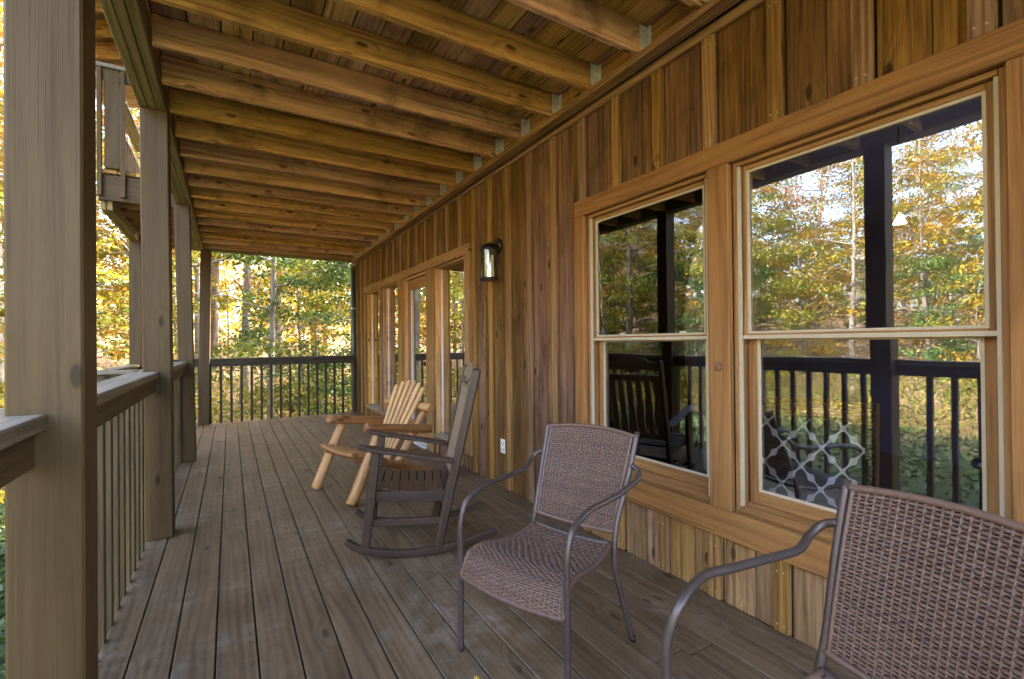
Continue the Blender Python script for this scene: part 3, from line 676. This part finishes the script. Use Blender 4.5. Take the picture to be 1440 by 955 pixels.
# ------------------------------------------------------------------ dark rocking chair
def rocker():
    t=thing('rocking_chair','dark brown slatted rocking chair standing between the log chair and the woven armchair','rocking chair',(.981,2.807,0),1.235,world=False)
    w=.24;mr=M['rocker']
    pf=(.277,.05);pt=(.212,.615);b0=(-.129,.06);b1=(-.364,1.066)
    def post_y(z): k=(z-b0[1])/(b1[1]-b0[1]);return b0[0]+(b1[0]-b0[0])*k
    def leg_y(z): k=(z-pf[1])/(pt[1]-pf[1]);return pf[0]+(pt[0]-pf[0])*k
    for q in(-1,1):
        # runner as curved bar
        P=smooth([(q*w,.385,.105),(q*w,.30,.048),(q*w,.17,.016),(q*w,.02,.000),(q*w,-.15,.010),(q*w,-.32,.042),(q*w,-.478,.086)],5)
        m=MB();n=len(P);b=len(m.v);hh=.042
        rr=random.random()
        for i,p in enumerate(P):
            h=hh*(1 if 0<i<n-1 else .45)
            for dx,dz in((-.016,0),(.016,0),(.016,h),(-.016,h)): m.v.append(V((p.x+dx,p.y,p.z+dz)))
        for i in range(n-1):
            for k in range(4):
                k2=(k+1)%4;u=i*.06;m.quad([b+i*4+k,b+(i+1)*4+k,b+(i+1)*4+k2,b+i*4+k2],[(u,k*.03),(u+.06,k*.03),(u+.06,k*.03+.03),(u,k*.03+.03)],rr)
        m.quad([b,b+1,b+2,b+3],[(0,0)]*4,rr);m.quad([b+(n-1)*4+k for k in(3,2,1,0)],[(0,0)]*4,rr)
        m.build('rocker_runner',mr,t,.005)
        MB().bar((q*w,pf[0],pf[1]-.005),(q*w,pt[0],pt[1]),.030,.050,(1,0,0)).build('front_leg',mr,t,.006)
        m=MB().bar((q*w,b0[0],b0[1]-.02),(q*w,b1[0],b1[1]),.034,.052,(1,0,0)).build('back_post',mr,t,.010)
        # arm: shaped board
        za,zr=.640,.533;yr=post_y(zr)+.02
        L=[(.0-.032,yr),(.030,yr),(.034,.10),(.042,.20),(.040,.265),(.026,.298),(.0,.308),(-.026,.298),(-.040,.265),(-.040,.10)]
        m=MB();lo=[]
        for dx,y in L: k=(y-yr)/(.31-yr);lo.append((q*w+q*dx*1.0+q*.004,y,zr+(za-zr)*k-.012))
        if q<0: lo=lo[::-1]
        m.poly(lo[::-1],(0,0,.026));m.build('armrest',mr,t,.006)
        # side apron (curved top) and lower stretcher
        m=MB().bar((q*(w-.028),leg_y(.33)-.0,.352),(q*(w-.028),post_y(.31)+.01,.325),.024,.062,(1,0,0));m.build('side_apron',mr,t,.004)
        MB().bar((q*(w-.02),leg_y(.20),.205),(q*(w-.02),post_y(.19),.185),.022,.045,(1,0,0)).build('side_stretcher',mr,t,.004)
        m=MB()
        for y,z in((leg_y(.35),.35),(leg_y(.2),.20),(post_y(.32),.32),(post_y(.19),.19),(post_y(.48),.48),(post_y(.93),.93)):
            m.lathe([(.007,0),(.007,.0015)],(q*(w+(.0155 if z in(.35,.2) else .0175))-(.0015 if q<0 else 0),y,z),10,'x')
        m.build('bolt_heads',M['dark'],t)
    MB().bar((-w+.016,leg_y(.2)+.0,.15),(w-.016,leg_y(.2),.15),.022,.04,(0,1,0)).build('front_stretcher',mr,t,.004)
    MB().bar((-w+.017,post_y(.2),.16),(w-.017,post_y(.2),.16),.022,.04,(0,1,0)).build('rear_stretcher',mr,t,.004)
    MB().bar((-w+.016,leg_y(.35)+.002,.352),(w-.016,leg_y(.35)+.002,.352),.022,.065,(0,1,0)).build('front_apron',mr,t,.004)
    ys=np.linspace(leg_y(.39)+.002,post_y(.36)+.035,9)
    for i in range(8):
        y=(ys[i]+ys[i+1])/2;k=i/7;z=.400-.055*math.sin(k*2.3)*.6-.012*k;wd=abs(ys[1]-ys[0])-.007
        k2=(i+.5)/7;z1=.400-.055*math.sin((i+.6)/7*2.3)*.6-.012*k2;tilt=(z1-z)/(.5*wd+.001)*.5
        MB().bar((-(w-.018)*1.0-.004*(i==0),y,z),((w-.018)+.004*(i==0),y,z),wd,.017,(0,1,-tilt if False else tilt*-1)).build('seat_slat',mr,t,.003)
    # back
    def bk(x,z): return V((x,post_y(z)+.004,z))
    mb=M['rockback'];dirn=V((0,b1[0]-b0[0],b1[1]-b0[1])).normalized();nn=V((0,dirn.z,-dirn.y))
    loop=[]
    wi=w-.019
    for x,z in[(-wi,.995),(-.06,.995),(-.05,.975),(.05,.975),(.06,.995),(wi,.995),(wi,1.045),(.15,1.06),(.10,1.088),(0,1.098),(-.10,1.088),(-.15,1.06),(-wi,1.045)]: loop.append(bk(x,z)-nn*.011)
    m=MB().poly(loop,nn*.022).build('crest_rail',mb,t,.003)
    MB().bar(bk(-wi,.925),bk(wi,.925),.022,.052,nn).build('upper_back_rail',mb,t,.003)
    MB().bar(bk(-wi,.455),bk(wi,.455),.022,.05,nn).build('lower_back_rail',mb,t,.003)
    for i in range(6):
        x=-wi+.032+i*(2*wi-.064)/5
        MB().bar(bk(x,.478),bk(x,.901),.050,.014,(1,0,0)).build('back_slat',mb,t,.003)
    return t
rocker()
# ------------------------------------------------------------------ log chair
def logchair():
    t=thing('log_chair','peeled log armchair with fanned slat back, facing the railing','chair',(1.032,3.995,0),1.834,world=False)
    def logt(p0,p1,r0,r1=None,name='leg',mat='log',n=14):
        r1=r1 or r0;p0=V(p0);p1=V(p1);d=(p1-p0);L=d.length;K=9;pts=[];rd=[];ph=random.random()*6
        pts.append(p0);rd.append(r0*.82)
        for i in range(K+1):
            k=i/K;pts.append(p0+d*(.008/L+k*(1-.016/L))+V((math.sin(k*5+ph),math.cos(k*4+ph),0))*.0018);rd.append((r0+(r1-r0)*k)*(1+.03*math.sin(k*9+ph*2)))
        pts.append(p1);rd.append(r1*.82)
        return MB().tube(pts,rd,n).build(name,M[mat],t)
    w=.305;za,ds=.518,.047
    for q in(-1,1):
        logt((q*w,.358,.012),(q*w,.125,za+.0),.043,.037,'front_leg')
        logt((q*w*1.02,.245,za+ds+.012),(q*w*1.02,-.372,za-ds+.012),.036,.036,'armrest','logdark')
        logt((q*.2,-.06,.14),(q*.2,-.385,.63),.036,.034,'rear_leg')
        logt((q*.235,.30,.345),(q*.19,-.545,.045),.030,.034,'seat_rail','logdark')
    logt((-.352,-.346,.668),(.352,-.346,.668),.037,.037,'back_crossbar','log')
    logt((-.30,.20,.30),(.30,.20,.30),.026,.026,'front_crossbar','logdark')
    logt((-.20,-.10,.215),(.20,-.10,.215),.026,.026,'rear_crossbar','logdark')
    # fan slats
    hs=[.80,.845,.865,.865,.85,.81]
    for i in range(6):
        k=(i-2.5)/2.5;zt=.885-.05*k*k;xb,xt=k*.105,k*.212
        p0=V((xb,-.075,.235));yt=-.105+(zt-.3)*(-.50);p1=V((xt,yt,zt))
        wd=.048;d=(p1-p0).normalized();sd=V((1,0,0));sd=(sd-d*sd.dot(d)).normalized();nn=d.cross(sd)
        L=(p1-p0).length;prof=[(-wd*.36,0),(wd*.36,0),(wd*.5,L-.03),(wd*.40,L-.012),(wd*.2,L-.001),(-wd*.2,L-.001),(-wd*.40,L-.012),(-wd*.5,L-.03)]
        m=MB();b=len(m.v);th=.022;r=random.random();o=random.random()*20
        lo=[p0+sd*a+d*l for a,l in prof];n=len(lo)
        m.v+=[p-nn*th*.5 for p in lo]+[p+nn*th*.5 for p in lo]
        uv=[(o+l,a+i) for a,l in prof]
        m.quad(list(range(n))[::-1],uv[::-1],r);m.quad([n+j for j in range(n)],uv,r)
        for j in range(n):
            j2=(j+1)%n;m.quad([j,j2,n+j2,n+j],[uv[j],uv[j2],(uv[j2][0],uv[j2][1]+th),(uv[j][0],uv[j][1]+th)],r)
        m.build('back_slat',M['slat'],t,.005)
    # half-round seat slats
    for i in range(7):
        k=i/6;y=.315-.40*k;z=.383-.375*k*.40-.02*math.sin(k*3)
        z=.385-.355*(.315-y)
        if i==0: z-=.008
        ww=.275-.03*k
        P=[(-ww+2*ww*j/10,y,z-.004+.0*j) for j in range(11)]
        P=[V(p)-V((0,0,.016*(1-(2*j/10-1)**2))) for j,p in enumerate(P)]
        MB().tube(P,.027,10,flat=.5,nrm=(0,.3,1)).build('seat_slat',M['logdark'],t)
    return t
logchair()
# ------------------------------------------------------------------ doormat, fallen leaves
m=MB();m.box(1.42,1.86,5.12,5.80,.001,.014,1);o=m.build('doormat',M['mat'],bevel=.004,org=(1.64,5.46,0));tag(o,'brown coir doormat on the deck in front of the glass door','doormat')
def deckleaf(x,y,rz,sz,col,label,group=None):
    m=MB();n=11;out=[]
    for k in range(n*2):
        an=math.pi*2*k/(n*2);rr=sz*(1.0 if k%2==0 else .48)*(1+.25*math.sin(an*2+rz));out.append(V((rr*math.cos(an)*.8,rr*math.sin(an)*1.15,.004+.35*abs(rr*math.cos(an))*abs(math.sin(rz*3))+.12*rr*abs(math.sin(an*1.5)))))
    c=V((0,0,.004));m.v=[c]+out
    for k in range(n*2): m.quad([0,1+k,1+(k+1)%(n*2)],[(0,0)]*3,.5,False)
    m.v+=[V((0,-sz*1.1,.005)),V((.002,-sz*1.9,.018)),V((-.002,-sz*1.9,.018))];b=len(m.v)
    m.quad([b-3,b-2,b-1],[(0,0)]*3,.5)
    me=m.build('fallen_leaf',col);me.location=(x,y,0.001);me.rotation_euler=(0,0,rz);tag(me,label,'leaf',group);return me
LB=plain('dry_brown_leaf',(.20,.09,.045),.7,noise=.35,scale=60);LY=plain('yellow_leaf',(.55,.36,.03),.6,noise=.25,scale=60);LD=plain('dark_dry_leaf',(.09,.05,.035),.7,noise=.35,scale=60);LT=plain('tan_leaf',(.38,.2,.09),.7,noise=.3,scale=60)
deckleaf(-.237,5.337,.6,.045,LT,'tan dry leaf on the deck near the third post')
deckleaf(-.083,5.064,2.1,.035,LD,'dark shrivelled leaf on the deck beside the tan leaf')
deckleaf(.149,3.667,1.2,.016,LB,'tiny brown leaf on the open deck boards')
deckleaf(.635,4.85,.9,.055,LB,'curled brown oak leaf beside the log chair front leg')
deckleaf(.752,1.512,.3,.018,LY,'bright yellow leaf on the deck at the lower edge of the view')
# ------------------------------------------------------------------ indoors: wicker seat, cushion, pendant
t=thing('wicker_chair','wicker chair indoors, seen through the wide window','chair',(2.55,1.30,-.03),R(108),world=False)
m=MB()
def wb(u,v):
    return V(((2*u-1)*.30,-.05-.06*(1-(2*u-1)**2)-.12*v,.42+.50*v)),V((0,.95,.3)).normalized()
weave(m,wb,14,30,.006,.008,.008);m.build('woven_back',M['wickin'],t)
MB().box(-.27,.27,-.06,.42,.36,.42,0).build('seat',M['wickin'],t,.01)
for q in(-1,1):
    for y in(.38,-.08): MB().tube([(q*.25,y,0),(q*.25,y,.38)],.018,8).build('leg',M['wickin'],t)
def trellis():
    m,nt=newmat('trellis_fabric');T=NT(nt)
    uv=T.n('ShaderNodeUVMap',uv_map='UV').outputs[0];sx=T.n('ShaderNodeSeparateXYZ',{0:uv})
    s=2*math.pi/.15
    a=T.math('COSINE',T.math('MULTIPLY',sx.outputs[0],s));b=T.math('COSINE',T.math('MULTIPLY',sx.outputs[1],s*.8))
    a3=T.math('COSINE',T.math('MULTIPLY',sx.outputs[0],3*s));b3=T.math('COSINE',T.math('MULTIPLY',sx.outputs[1],3*s*.8))
    f=T.math('ABSOLUTE',T.math('ADD',T.math('ADD',a,b),T.math('MULTIPLY',T.math('ADD',a3,b3),.28)))
    l=T.rng(f,.30,.22)
    col=T.mix(T.math('MINIMUM',T.math('MAXIMUM',l,0.0),1.0),(.05,.04,.035),(.9,.86,.84))
    T.out(T.n('ShaderNodeBsdfPrincipled',{'Base Color':col,'Roughness':.85}).outputs[0]);return m
t=thing('cushion','dark cushion with pale trellis pattern propped on the indoor wicker chair','cushion',(2.46,1.27,.42),R(108),world=False)
m=MB();N=16;h=.40
for sgn in(-1,1):
    b=len(m.v)
    for j in range(N+1):
        for i in range(N+1):
            u,v=i/N*2-1,j/N*2-1;th=.06*(max(0,(1-u**4)*(1-v**4)))**.5;k=(v+1)/2
            m.v.append(V((u*.27,.10-.10*k+sgn*th,k*h)))
    for j in range(N):
        for i in range(N):
            q=[b+j*(N+1)+i,b+j*(N+1)+i+1,b+(j+1)*(N+1)+i+1,b+(j+1)*(N+1)+i]
            uu=[((x%(N+1))/N*.5,(x//(N+1))/N*h) for x in[y-b for y in q]]
            if sgn>0:q=q[::-1];uu=uu[::-1]
            m.quad(q,uu,.5,True)
m.build('cushion_cover',trellis(),t)
t=thing('pendant_lamp','small lit conical pendant lamp indoors, seen high through the wide window','lamp',(3.5,1.2,1.95))
MB().lathe([(.035,-.03),(.006,.035)],(3.5,1.2,1.95),20).build('lamp_shade',M['shade'],t)
MB().tube([(3.5,1.2,1.984),(3.5,1.2,2.518)],.004,6).build('cord',M['dark'],t)
# ------------------------------------------------------------------ trees
def leafmesh(name,centers,sig,nper,size,mat,flat=.45,droop=.0):
    C=np.repeat(np.array(centers,dtype=np.float64),nper,axis=0);n=len(C)
    S_=np.array(sig) if hasattr(sig,'__len__') else np.array([sig,sig,sig*flat])
    P=C+RNG.normal(size=(n,3))*S_
    az=RNG.uniform(0,2*np.pi,n);el=RNG.normal(-.25,.5,n)
    d=np.stack([np.cos(az)*np.cos(el),np.sin(az)*np.cos(el),np.sin(el)],1)
    rl=RNG.normal(0,.7,n);up=np.tile([0,0,1.],(n,1));s=np.cross(d,up);s/=np.linalg.norm(s,axis=1)[:,None]+1e-9;t=np.cross(s,d)
    s2=s*np.cos(rl)[:,None]+t*np.sin(rl)[:,None]
    L=(size*RNG.uniform(.6,1.35,n))[:,None]
    v=np.empty((n,4,3));v[:,0]=P;v[:,1]=P+d*L*.5+s2*L*.33;v[:,2]=P+d*L;v[:,3]=P+d*L*.5-s2*L*.33
    me=bpy.data.meshes.new(name);me.vertices.add(n*4);me.vertices.foreach_set('co',v.astype(np.float32).ravel())
    me.loops.add(n*4);me.loops.foreach_set('vertex_index',np.arange(n*4,dtype=np.int32))
    me.polygons.add(n);me.polygons.foreach_set('loop_start',np.arange(0,n*4,4,dtype=np.int32));me.polygons.foreach_set('loop_total',np.full(n,4,dtype=np.int32))
    me.materials.append(mat);at=me.attributes.new('rnd','FLOAT','FACE')
    cl=np.repeat(RNG.uniform(0,1,len(centers)),nper)
    at.data.foreach_set('value',np.clip(.45*cl+.55*RNG.uniform(0,1,n),0,.999).astype(np.float32))
    me.update(calc_edges=True);return me
def make_tree(H_,rad,crown0,crownR,nclump,nper,leaf,mat,lean=(0,0),seed=0,limb=9):
    rs=random.Random(seed);m=MB();pts=[];rd=[]
    ph=rs.random()*6
    for i in range(13):
        k=i/12;pts.append(V((lean[0]*k*H_+.10*math.sin(k*4+ph)*k*2,lean[1]*k*H_+.10*math.cos(k*3.3+ph)*k*2,-.5+k*(H_+.5))));rd.append(max(.012,rad*(1-k*.82)*(1.25 if i==0 else 1)))
    m.tube(pts,rd,10)
    cents=[]
    for b in range(limb):
        k=(crown0+(1-crown0)*(b+.3)/limb);i=k*12;p=interp(pts,k);an=b*2.4+rs.random();ln=crownR*(1.05-.55*abs(k-.6))*rs.uniform(.6,1.1)
        q=[p];
        for j in range(1,5):
            q.append(p+V((math.cos(an)*ln*j/4,math.sin(an)*ln*j/4,ln*(.32*j/4-.05*(j/4)**2)+rs.uniform(-.1,.1))))
        m.tube(q,[max(.008,rad*.28*(1-j*.2)) for j in range(5)],6,cap=False)
        for j in(2,3,4):
            a2=an+rs.choice([-1,1])*rs.uniform(.5,1.0);l2=ln*.4
            e=q[j]+V((math.cos(a2)*l2,math.sin(a2)*l2,l2*.15));m.tube([q[j],(q[j]+e)/2+V((0,0,.05)),e],[.012,.009,.005],4,cap=False);cents.append(e)
        cents+=q[2:]
    c2=[]
    for _ in range(int(nclump*.62)):
        c=rs.choice(cents);c2.append((c.x+rs.gauss(0,crownR*.17),c.y+rs.gauss(0,crownR*.17),c.z+rs.gauss(0,crownR*.12)))
    lm=leafmesh('leaves',c2,crownR*.105,int(nper*1.2),leaf,mat,.4)
    return m,lm
PROTO=[]
specs=[ # H, rad, crown0, R, nclump, nper, leaf, mat, lean, limb
 (13,.15,.22,3.0,150,80,.13,'lyel',(.01,.0),16),
 (11,.09,.15,2.5,140,80,.12,'lygr',(-.03,.01),16),
 (15,.19,.30,3.2,150,80,.13,'lorg',(.0,.02),15),
 (7,.05,.10,1.9,120,70,.11,'lygr',(.05,-.02),14),
 (6,.04,.06,1.7,120,70,.11,'lyel',(-.05,.03),14),
 (12,.12,.18,2.8,150,80,.13,'lyel',(.03,-.02),18),
 (5.5,.06,.04,2.1,190,90,.10,'lgrn',(.0,.0),18),
]
for i,(h,r,c0,cr,nc,npr,lf,mt_,ln,lb) in enumerate(specs):
    m,lm=make_tree(h,r,c0,cr,nc,npr,lf,M[mt_],ln,seed=40+i,limb=lb)
    PROTO.append((m,lm,None))
trunkmeshes={}
def tree(kind,x,y,rz,sc,label,group=None):
    t=bpy.data.objects.new('woodland_tree',None);COL.objects.link(t);t.location=(x,y,gz(x,y));t.rotation_euler=(0,0,rz);t.scale=(sc,sc,sc);tag(t,label,'tree',group)
    if kind not in trunkmeshes:
        o=PROTO[kind][0].build('trunk',M['bark'],None);trunkmeshes[kind]=o.data;o.parent=t
    else:
        o=bpy.data.objects.new('trunk',trunkmeshes[kind]);COL.objects.link(o);o.parent=t
    c=bpy.data.objects.new('crown',PROTO[kind][1]);COL.objects.link(c);c.parent=t
    return t
CAMP=(0,0,1.2205)
FW=V((0.51774885,0.85551468,0.00554536));RT=V((0.85551624,-0.5176879,-0.00954977));UP=V((0.0052992,-0.00968852,0.99993902))
def dirx(px):
    d=FW+RT*((px-720)/654.98);return V((d.x,d.y)).normalized()
# named trees seen over the far railing (x, y in metres)
tree(2,-.9+.0,14.2,.4,1.0,'stout pale grey trunk with golden crown just left of centre beyond the end railing')
tree(1,.85,13.4,2.0,1.0,'slender leaning grey tree just right of the stout trunk beyond the end railing')
tree(6,3.4,12.4,.3,.95,'bushy evergreen tree filling the right of the far opening')
tree(6,2.2,14.2,2.2,.9,'smaller evergreen bushy tree behind the leaning grey tree')
tree(3,-2.4,11.2,1.1,.8,'thin crooked sapling left of the far post beyond the railing')
tree(4,-2.9,8.4,4.1,.75,'slim yellow sapling seen between the first and second porch posts')
G='golden woodland trees surrounding the house'
rs=random.Random(5);placed=[(-.9,14.2),(.85,13.4),(3.4,12.4),(2.2,14),(-2.4,11.2),(-2.9,8.4)];cnt=0;tries=0
LAB={0:'tall golden woodland tree in the woods around the house',1:'slender yellow green woodland tree in the woods around the house',2:'tall orange woodland tree in the woods around the house',3:'small leafy yellow green understorey tree in the woods',4:'small leafy yellow understorey tree in the woods',5:'spreading golden woodland tree in the woods around the house',6:'low evergreen tree in the woods'}
while cnt<145 and tries<9000:
    tries+=1
    if rs.random()<.55: x=rs.uniform(-34,-12.5);y=rs.uniform(-16,34)
    else: x=rs.uniform(-14,16);y=rs.uniform(12.5,34)
    if x>-11 and y<12.5: continue
    if -12.5<x and x<9 and y<11.5: continue
    d=math.hypot(x,y);near=min(abs(x+11) if x<-11 else 99,99)
    if any((x-a)**2+(y-b)**2<(1.5+.04*d)**2 for a,b in placed): continue
    edge=(-17<x<-12) or (y<17 and x>-12)
    k=rs.choices([0,1,2,3,4,5,6],[2,5,1.5,5,1.5,2.5,1.5] if (x<-11 and rs.random()<.75) else [2.5,3,1.5,3.5,4.5,2,.8] if edge else [4,3,3,1,1,4,.2])[0]
    placed.append((x,y));cnt+=1
    tree(k,x,y,rs.random()*6.28,rs.uniform(.85,1.2)*(.78 if x<-11 and y<12 else 1),LAB[k],G+' '+str(['tall gold','slender','orange','small green','small yellow','spreading','evergreen'][k]))
# understorey brush: one mass nobody could count
C=[]
for _ in range(1500):
    if rs.random()<.5: x=rs.uniform(-26,-11.8);y=rs.uniform(-14,26)
    else: x=rs.uniform(-12,12);y=rs.uniform(10.8,24)
    C.append((x,y,gz(x,y)+abs(rs.gauss(0,.55))+.1))
for _ in range(1100):
    y=rs.uniform(-14,22);x=rs.gauss(-12.8,.6);C.append((x,y,gz(x,y)+rs.uniform(.05,1.5)))
for _ in range(420):
    a=rs.random();x=rs.uniform(-13,8);y=rs.uniform(10.6,14);C.append((x,y,gz(x,y)+rs.uniform(.05,1.6)))
me=leafmesh('understorey_brush',C,.38,26,.10,M['lygr'],.7);o=bpy.data.objects.new('understorey_brush',me);COL.objects.link(o);tag(o,kind='stuff')
C=[]
for _ in range(5200):
    x=rs.uniform(-12.8,-.9) if rs.random()<.85 else rs.uniform(-6,6);y=rs.uniform(-7,11)
    if x>-1.3 and y<8.9: continue
    C.append((x,y,gz(x,y)+.02))
M['lgrass']=leafmat('grass_blades',[(0,(.03,.055,.015)),(.5,(.06,.10,.025)),(.9,(.12,.14,.04)),(1,(.30,.2,.05))],.2)
me=leafmesh('lawn_grass',C,.16,13,.10,M['lgrass'],.12);o=bpy.data.objects.new('lawn_grass',me);COL.objects.link(o);tag(o,kind='stuff')
# far wooded hillside mass
C=[]
for _ in range(3400):
    if rs.random()<.5: x=rs.uniform(-60,-36);y=rs.uniform(-35,70)
    else: x=rs.uniform(-40,45);y=rs.uniform(33,60)
    z=gz(max(-45,x),min(50,y));C.append((x,y,z+rs.uniform(0,7 if x<-30 else 6)))
me=leafmesh('far_woods',C,1.1,16,.5,M['lyel'],.7);o=bpy.data.objects.new('far_woods',me);COL.objects.link(o);tag(o,kind='stuff')
# ------------------------------------------------------------------ world, sun, camera
SUN_EL=R(31);sv=V((.97,.22,0)).normalized();sd=V((sv.x*math.cos(SUN_EL),sv.y*math.cos(SUN_EL),math.sin(SUN_EL)))
w=bpy.data.worlds.new('World');S.world=w;w.use_nodes=True;nt=w.node_tree
sky=nt.nodes.new('ShaderNodeTexSky');sky.sky_type='NISHITA';sky.sun_disc=False;sky.sun_elevation=SUN_EL;sky.sun_rotation=math.atan2(sv.x,sv.y);sky.air_density=.9;sky.dust_density=6.0;sky.ozone_density=0.0
bg=nt.nodes['Background'];nt.links.new(sky.outputs[0],bg.inputs[0]);bg.inputs[1].default_value=.15
L=bpy.data.lights.new('sun','SUN');L.energy=2.0;L.angle=R(.53);L.color=(1,.93,.82);lo=bpy.data.objects.new('sun',L);COL.objects.link(lo);lo.rotation_euler=sd.to_track_quat('Z','Y').to_euler();lo.location=(20,-15,20)
c=bpy.data.cameras.new('camera');c.sensor_fit='HORIZONTAL';c.sensor_width=36;c.lens=36*654.98/1440;c.clip_start=.05;c.clip_end=1500
co_=bpy.data.objects.new('camera',c);COL.objects.link(co_)
mw=Matrix((( RT.x,UP.x,-FW.x,CAMP[0]),(RT.y,UP.y,-FW.y,CAMP[1]),(RT.z,UP.z,-FW.z,CAMP[2]),(0,0,0,1)));co_.matrix_world=mw
S.camera=co_
S.render.engine='CYCLES'
vs=S.view_settings;vs.view_transform='Standard';vs.look='None';vs.exposure=4.32;vs.gamma=1
cy=S.cycles;cy.max_bounces=8;cy.diffuse_bounces=5;cy.glossy_bounces=4;cy.transparent_max_bounces=12;cy.transmission_bounces=4;cy.sample_clamp_indirect=6
